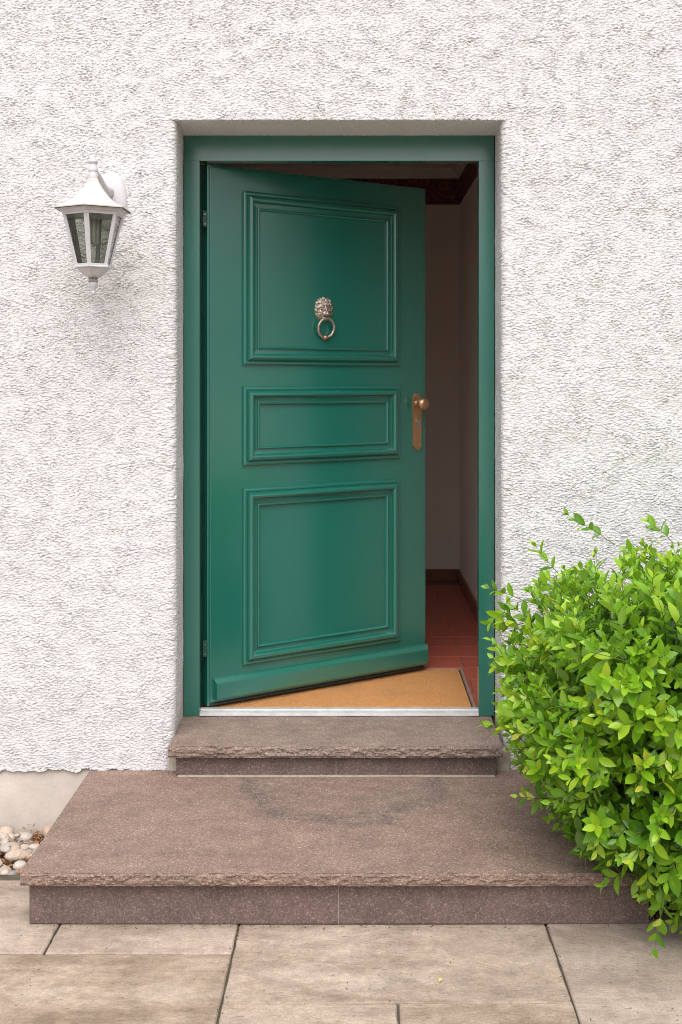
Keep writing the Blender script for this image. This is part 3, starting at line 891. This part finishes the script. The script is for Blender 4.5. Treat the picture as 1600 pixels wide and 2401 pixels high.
link('drop_finial', lathe_mesh([(.0145, 1.8138), (.0150, 1.8095), (.0120, 1.8000), (.0065, 1.7900), (.0055, 1.7868), (.0080, 1.7830), (.0080, 1.7785), (.0055, 1.7745), (.001, 1.7732)], 18, (LX, LY)), 'white', lamp)
# bulb: compact fluorescent tubes hanging from the socket
bl = link('socket', lathe_mesh([(.022, 2.046), (.022, 2.022), (.018, 2.016)], 16, (LX, LY)), 'white', lamp)
for k in range(3):
    a = k * 2.094 + .4
    p0 = Vector((LX + .013 * math.sin(a), LY - .013 * math.cos(a), 0)); p1 = Vector((LX + .013 * math.sin(a + 1.1), LY - .013 * math.cos(a + 1.1), 0))
    pts = [p0 + Vector((0, 0, 2.018)), p0 + Vector((0, 0, 1.944)), (p0 + p1) / 2 + Vector((0, 0, 1.937)), p1 + Vector((0, 0, 1.944)), p1 + Vector((0, 0, 2.018))]
    link('bulb_tube', tube_mesh(pts, .0058, 8), 'bulb', lamp)
# arm from the neck back to the wall, and the oval back plate
arm_pts = [(LX, LY + .004, 2.172), (LX, LY + .028, 2.174), (LX, LY + .060, 2.170), (LX, LY + .095, 2.160), (LX, LY + .130, 2.148), (LX, LY + .170, 2.140), (LX, YW - .022, 2.138)]
link('arm', tube_mesh(arm_pts, [.0105, .011, .0115, .0125, .014, .0175, .022], 14), 'white', lamp)
def plate_oval():
    V, F = [], []
    prof = [(1.0, .0), (1.0, .010), (.93, .016), (.80, .021), (.62, .0235), (.35, .025), (.0, .0255)]
    n = 36
    for s, d in prof:
        for k in range(n):
            t = 2 * math.pi * k / n
            c, s2 = math.cos(t), math.sin(t)
            w = .0545 * (1 - .10 * abs(s2) ** 3)
            V.append((LX + .008 + s * w * (abs(c) ** .85) * (1 if c > 0 else -1), YW + .003 - d, 2.1130 + s * .1010 * s2))
    for i in range(len(prof) - 1):
        for k in range(n):
            a, b = i * n + k, i * n + (k + 1) % n
            F.append((a, b, b + n, a + n))
    return mesh('wall_plate', V, F, True, 40)
wp = link('wall_plate', plate_oval(), 'white', lamp)
for px, pz in ((LX + .034, 2.098), (LX - .022, 2.098)):
    s = link('screw', lathe_mesh([(.0048, 0), (.0044, .003), (.002, .004)], 12), 'dark', wp, False)
    s.rotation_euler = (R(90), 0, 0); s.location = (px, YW - .0175, pz)

# ------------------------------------------------------------------ pebble strip
bed = link('pebble_bed', box_mesh(-3.0, -.872, -.7515, YW + .01, -.10, -.068), 'soil'); tag(bed, kind='structure')
pr = random.Random(21)
pebs = []
def peb_variant(seed):
    r_ = random.Random(seed)
    bm = bmesh.new(); bmesh.ops.create_icosphere(bm, subdivisions=2, radius=1.0)
    ph = [r_.uniform(0, 6.3) for _ in range(6)]
    for v in bm.verts:
        x, y_, z = v.co
        k = 1 + .10 * math.sin(2.1 * x + ph[0]) + .09 * math.sin(2.6 * y_ + ph[1]) + .08 * math.sin(2.3 * z + ph[2]) + .04 * math.sin(4 * x + 3 * y_ + ph[3])
        v.co *= k
    me = bpy.data.meshes.new('pebble'); bm.to_mesh(me); bm.free()
    me.polygons.foreach_set('use_smooth', [True] * len(me.polygons)); me.materials.append(M['pebble'])
    return me
pv = [peb_variant(s) for s in range(7)]
def settle(x, y_, r):
    z = -.066 + r * .5
    for (a, b, c, q) in pebs:
        d2 = (x - a) ** 2 + (y_ - b) ** 2; s = (q + r) * .80
        if d2 < s * s: z = max(z, c + math.sqrt(s * s - d2) * .62)
    return z
tries = 0
while len(pebs) < 290 and tries < 4000:
    tries += 1
    x = pr.uniform(-1.42, -.895); y_ = pr.uniform(-.735, YW - .02); r = pr.choice((.009, .012, .015, .018, .022, .026, .030))
    z = settle(x, y_, r)
    if z + r * .6 > -.012: continue
    pebs.append((x, y_, z, r))
    o = link('pebble', pr.choice(pv), None, bed, False)
    o.location = (x, y_, z)
    o.scale = (r * pr.uniform(.9, 1.45), r * pr.uniform(.85, 1.1), r * pr.uniform(.62, .85))
    o.rotation_euler = (pr.uniform(-.25, .25), pr.uniform(-.25, .25), pr.uniform(0, 6.28))
V, F = [], []
for k in range(900):
    x, y_ = pr.uniform(-1.42, -.89), pr.uniform(-.745, YW - .01)
    z = -.060 + pr.random() ** 1.5 * .034
    a = pr.uniform(0, 6.28); l = pr.uniform(.006, .02); w = l * pr.uniform(.15, .5)
    dx, dy = math.cos(a) * l, math.sin(a) * l; ex, ey = -math.sin(a) * w, math.cos(a) * w; tz = pr.uniform(-.006, .006)
    b = len(V)
    V += [(x - dx, y_ - dy, z - tz), (x + ex, y_ + ey, z + .003), (x + dx, y_ + dy, z + tz), (x - ex, y_ - ey, z - .001)]
    F.append((b, b + 1, b + 2, b + 3))
lit = link('leaf_litter', mesh('leaf_litter', V, F), 'litter'); tag(lit, 'dry rust brown leaf scraps between the pebbles left of the step', 'leaf litter', kind='stuff')
def fallen(x, y_, z, a, l, w, label):
    V = [(-l, 0, .001), (-.3 * l, w, .004), (.5 * l, w * .8, .005), (l, 0, .002), (.5 * l, -w * .8, .003), (-.3 * l, -w, .002)]
    o = link('fallen_leaf', mesh('fallen_leaf', V, [(0, 1, 2, 3), (0, 3, 4, 5)]), 'yellow'); o.location = (x, y_, z); o.rotation_euler = (0, 0, a)
    return tag(o, label, 'leaf', 'fallen yellow leaves')
fallen(.205, -1.33, .003, 1.0, .009, .0035, 'tiny pale yellow leaf scrap lying on the bare paving slab')
fallen(.565, -.275, Z_LOW + .002, .2, .018, .006, 'yellow leaf lying on the lower step against the white wall')

# crumbs of soil and grit swept against the step and into the joints
V, F = [], []
for k in range(260):
    c = pr.random()
    if c < .45: x, y_ = pr.uniform(-.9, .8), -1.038 - abs(pr.gauss(0, .012))
    elif c < .7: x, y_ = pr.choice((-.822, -.329, .518)) + pr.gauss(0, .006), pr.uniform(-1.6, -1.05)
    else: x, y_ = pr.uniform(-1.0, 1.1), pr.uniform(-1.65, -1.05)
    r = pr.uniform(.0007, .0024)
    b = len(V)
    V += [(x - r, y_ - r * .7, .001), (x + r * 1.2, y_ - r * .5, .001), (x + r * .3, y_ + r, .001), (x, y_, .001 + r * 1.3)]
    F += [(b, b + 1, b + 3), (b + 1, b + 2, b + 3), (b + 2, b, b + 3)]
gr = link('grit', mesh('grit', V, F), 'soil'); tag(gr, 'fine dark crumbs of soil and grit scattered over the paving slabs', 'grit', kind='stuff')

# ------------------------------------------------------------------ privet bush
bush = empty('privet_bush', (1.22, -.78, 0.01), 'bright green leafy bush hanging over the right end of the steps', 'bush')
rng = np.random.default_rng(5)
CB = np.array([1.255, -.83, .535]); RB = np.array([.79, .60, .525])
def leaf_template(kind):
    """unit leaf along +x, normal +z"""
    st = [0.0, .10, .30, .52, .76, 1.0]
    wd = [[.020, .12, .215, .235, .155, .0], [.020, .10, .185, .225, .170, .0]][kind]
    fold, curl = ((.34, .10), (.18, .16))[kind]
    V = []
    for s, w in zip(st, wd):
        zc = -curl * s * s
        V += [(s, -w, zc + fold * w), (s, 0, zc), (s, w, zc + fold * w)]
    F = []
    for k in range(len(st) - 1):
        a = 3 * k
        F += [(a, a + 3, a + 4, a + 1), (a + 1, a + 4, a + 5, a + 2)]
    return np.array(V), np.array(F)
LT = [leaf_template(0), leaf_template(1)]
leaves = []            # (pos, dir, normal, length, tone, kind)
twigs = []
def unit(v): return v / (np.linalg.norm(v) + 1e-9)
def shoot(p0, d, length, nodes, size, tone, droop=0.0, bare=0.0):
    d = unit(d)
    side_ = unit(np.cross(d, rng.standard_normal(3)))
    pts = [p0]
    p = p0.copy()
    for k in range(nodes):
        f = (k + 1) / nodes
        d = unit(d + rng.standard_normal(3) * .07 + np.array([0, 0, -droop]))
        p = p + d * (length / nodes); pts.append(p.copy())
        if f < bare: continue
        side_ = unit(np.cross(d, side_))           # decussate: each pair turned by 90 degrees
        ls = size * (1.0 - .45 * max(0, f - .6) / .4) * rng.uniform(.85, 1.12)
        ang = R(62 - 30 * f)
        for s in (-1, 1):
            sd = unit(side_ * s + rng.standard_normal(3) * .16)
            ld = unit(d * math.cos(ang) + sd * math.sin(ang) + np.array([0, 0, .05]))
            nn = unit(d * math.sin(ang) - sd * math.cos(ang) + np.array([0, -.22, .62]) + rng.standard_normal(3) * .12)
            nn = unit(nn - ld * np.dot(nn, ld))
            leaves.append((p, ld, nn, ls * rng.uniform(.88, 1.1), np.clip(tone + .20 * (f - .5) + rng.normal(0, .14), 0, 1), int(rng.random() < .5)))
    twigs.append((pts, .0016))
def ok(p):
    if p[1] > YW - .03: return False
    if p[2] < .035: return False
    if p[0] < .84 and p[1] > -1.09 and p[2] < Z_LOW + .03: return False
    return True
count = 0
while count < 3900:
    u = unit(rng.standard_normal(3))
    if u[1] > .45: continue
    if u[0] > .75: continue
    EXP = 6.5 if u[2] > 0 else 2.75
    RB = np.array([.79, .60, .432 if u[2] > 0 else .525])
    k = 1.0 / (np.sum(np.abs(u) ** EXP)) ** (1 / EXP)
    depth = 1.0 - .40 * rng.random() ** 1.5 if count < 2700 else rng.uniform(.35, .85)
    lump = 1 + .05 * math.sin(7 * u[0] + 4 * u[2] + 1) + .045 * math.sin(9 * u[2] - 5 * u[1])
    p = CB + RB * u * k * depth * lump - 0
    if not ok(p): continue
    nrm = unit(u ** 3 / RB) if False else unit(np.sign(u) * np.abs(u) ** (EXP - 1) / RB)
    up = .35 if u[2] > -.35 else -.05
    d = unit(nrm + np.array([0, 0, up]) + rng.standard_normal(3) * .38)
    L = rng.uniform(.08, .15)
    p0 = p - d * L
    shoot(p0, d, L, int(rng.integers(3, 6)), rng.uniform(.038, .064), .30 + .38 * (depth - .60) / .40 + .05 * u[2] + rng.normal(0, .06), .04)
    count += 1
# lower skirt of the bush, hanging in front of the step's right end
count = 0
while count < 420:
    u = unit(rng.standard_normal(3))
    if u[1] > .3: continue
    p = np.array([1.02, -1.04, .30]) + np.array([.44, .24, .25]) * u * (1 - .35 * rng.random() ** 1.5)
    if not ok(p): continue
    d = unit(u / np.array([.44, .24, .25]) * .25 + np.array([0, -.1, .05]) + rng.standard_normal(3) * .38)
    L = rng.uniform(.07, .13)
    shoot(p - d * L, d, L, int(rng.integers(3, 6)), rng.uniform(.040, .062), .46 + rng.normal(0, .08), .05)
    count += 1
# stray long shoots that stand out of the crown
for (a, b, nodes, bare) in (((.80, -.62, .985), (.655, -.66, 1.085), 6, .25), ((.985, -.60, .99), (.905, -.63, 1.07), 4, .2),
                            ((.52, -.70, .82), (.400, -.70, .875), 5, .3), ((.545, -.56, .38), (.400, -.60, .405), 5, .45),
                            ((.62, -.66, .90), (.545, -.68, .985), 4, .2), ((.54, -.75, .62), (.405, -.76, .655), 5, .2),
                            ((.56, -.85, .28), (.465, -.9, .30), 4, .1),
                            ((.80, -1.22, .22), (.725, -1.29, .075), 5, .1), ((.90, -1.26, .20), (.85, -1.32, .045), 6, .1), ((.97, -1.25, .22), (.94, -1.33, .05), 6, .1)):
    a, b = np.array(a), np.array(b)
    shoot(a, b - a, np.linalg.norm(b - a), nodes, .050, .55, 0.0, bare)
leaves = [l for l in leaves if ok(l[0] + l[1] * l[3])]
# pick the 300 leaves that show largest from the entrance path; they are separate parts
pos = np.array([l[0] + l[1] * l[3] * .5 for l in leaves]); nor = np.array([l[2] for l in leaves]); ln = np.array([l[3] for l in leaves])
rel = pos - np.array(EYE); depth = rel[:, 1]
sx, sz = rel[:, 0] / depth, rel[:, 2] / depth
inview = (sx < .284) & (sx > -.31) & (sz > -.566)
vd = rel / np.linalg.norm(rel, axis=1)[:, None]
area = np.abs((nor * vd).sum(1)) * (ln / depth) ** 2
cell = .0085
key = (np.floor(sx / cell).astype(int) * 1000 + np.floor(sz / cell).astype(int))
front = {}
for i in np.argsort(depth):
    if inview[i]: front.setdefault(key[i], []).append(i)
near = np.zeros(len(leaves), bool)
for kk, idx in front.items():
    near[idx[:1]] = True
score = area * inview * near
chosen = set(np.argsort(-score)[:300].tolist())
def basis(l):
    x = l[1]; z = l[2]; y_ = np.cross(z, x)
    return np.stack([x, y_, z], 1) * l[3]
TONES = [.12, .3, .45, .6, .75, .9]
var = {}
for kd in (0, 1):
    for ti, tn in enumerate(TONES):
        V, F = LT[kd]
        me = np_mesh('leaf', V, F)
        at = me.attributes.new('tone', 'FLOAT', 'POINT'); at.data.foreach_set('value', np.full(len(V), tn, dtype=np.float32))
        me.materials.append(M['leaf'])
        var[(kd, ti)] = me
base_inv = Matrix.Translation(-bush.location)
Vs, Fs, Ts, off = [], [], [], 0
for i, l in enumerate(leaves):
    B = basis(l)
    if i in chosen:
        ti = int(np.argmin([abs(t - l[4]) for t in TONES]))
        o = bpy.data.objects.new('leaf', var[(l[5], ti)]); COL.objects.link(o)
        o.parent = bush
        m4 = Matrix(((B[0, 0], B[0, 1], B[0, 2], l[0][0]), (B[1, 0], B[1, 1], B[1, 2], l[0][1]), (B[2, 0], B[2, 1], B[2, 2], l[0][2]), (0, 0, 0, 1)))
        o.matrix_basis = base_inv @ m4
        continue
    V, F = LT[l[5]]
    Vs.append(V @ B.T + l[0]); Fs.append(F + off); off += len(V); Ts.append(np.full(len(V), l[4], dtype=np.float32))
fm = np_mesh('foliage', np.concatenate(Vs), np.concatenate(Fs))
at = fm.attributes.new('tone', 'FLOAT', 'POINT'); at.data.foreach_set('value', np.concatenate(Ts))
fo = link('foliage', fm, 'leaf', bush); fo['kind'] = 'stuff'
V, F = [], []
for pts, r in twigs:
    b0 = len(V); m_ = len(pts)
    for i, p in enumerate(pts):
        t = unit(pts[min(i + 1, m_ - 1)] - pts[max(i - 1, 0)])
        s = unit(np.cross(t, (0.3, .2, .9))); u = np.cross(s, t)
        q = r * (1 - .6 * i / (m_ - 1))
        for k in range(3):
            a = 2.094 * k
            V.append(tuple(p + (s * math.cos(a) + u * math.sin(a)) * q))
    for i in range(m_ - 1):
        for k in range(3):
            a, b = b0 + 3 * i + k, b0 + 3 * i + (k + 1) % 3
            F.append((a, b, b + 3, a + 3))
tw_ = link('twigs', mesh('twigs', V, F, True), 'twig', bush); tw_['kind'] = 'stuff'
br = random.Random(4)
for k in range(11):
    a = br.uniform(0, 6.28)
    p0 = Vector((1.2 + .05 * math.cos(a), -.68 + .04 * math.sin(a), 0.0))
    end = Vector((1.2 + br.uniform(-.62, .4), -.72 + br.uniform(-.36, .2), br.uniform(.35, .85)))
    pts = [p0.lerp(end, t) + Vector((br.uniform(-.02, .02), br.uniform(-.02, .02), .10 * math.sin(t * 3.1))) for t in (0, .2, .4, .6, .8, 1)]
    link('branch', tube_mesh(pts, [.013, .011, .009, .007, .005, .003], 6), 'bark', bush)
for o in bpy.data.objects:
    if '_off' in o.keys(): del o['_off']
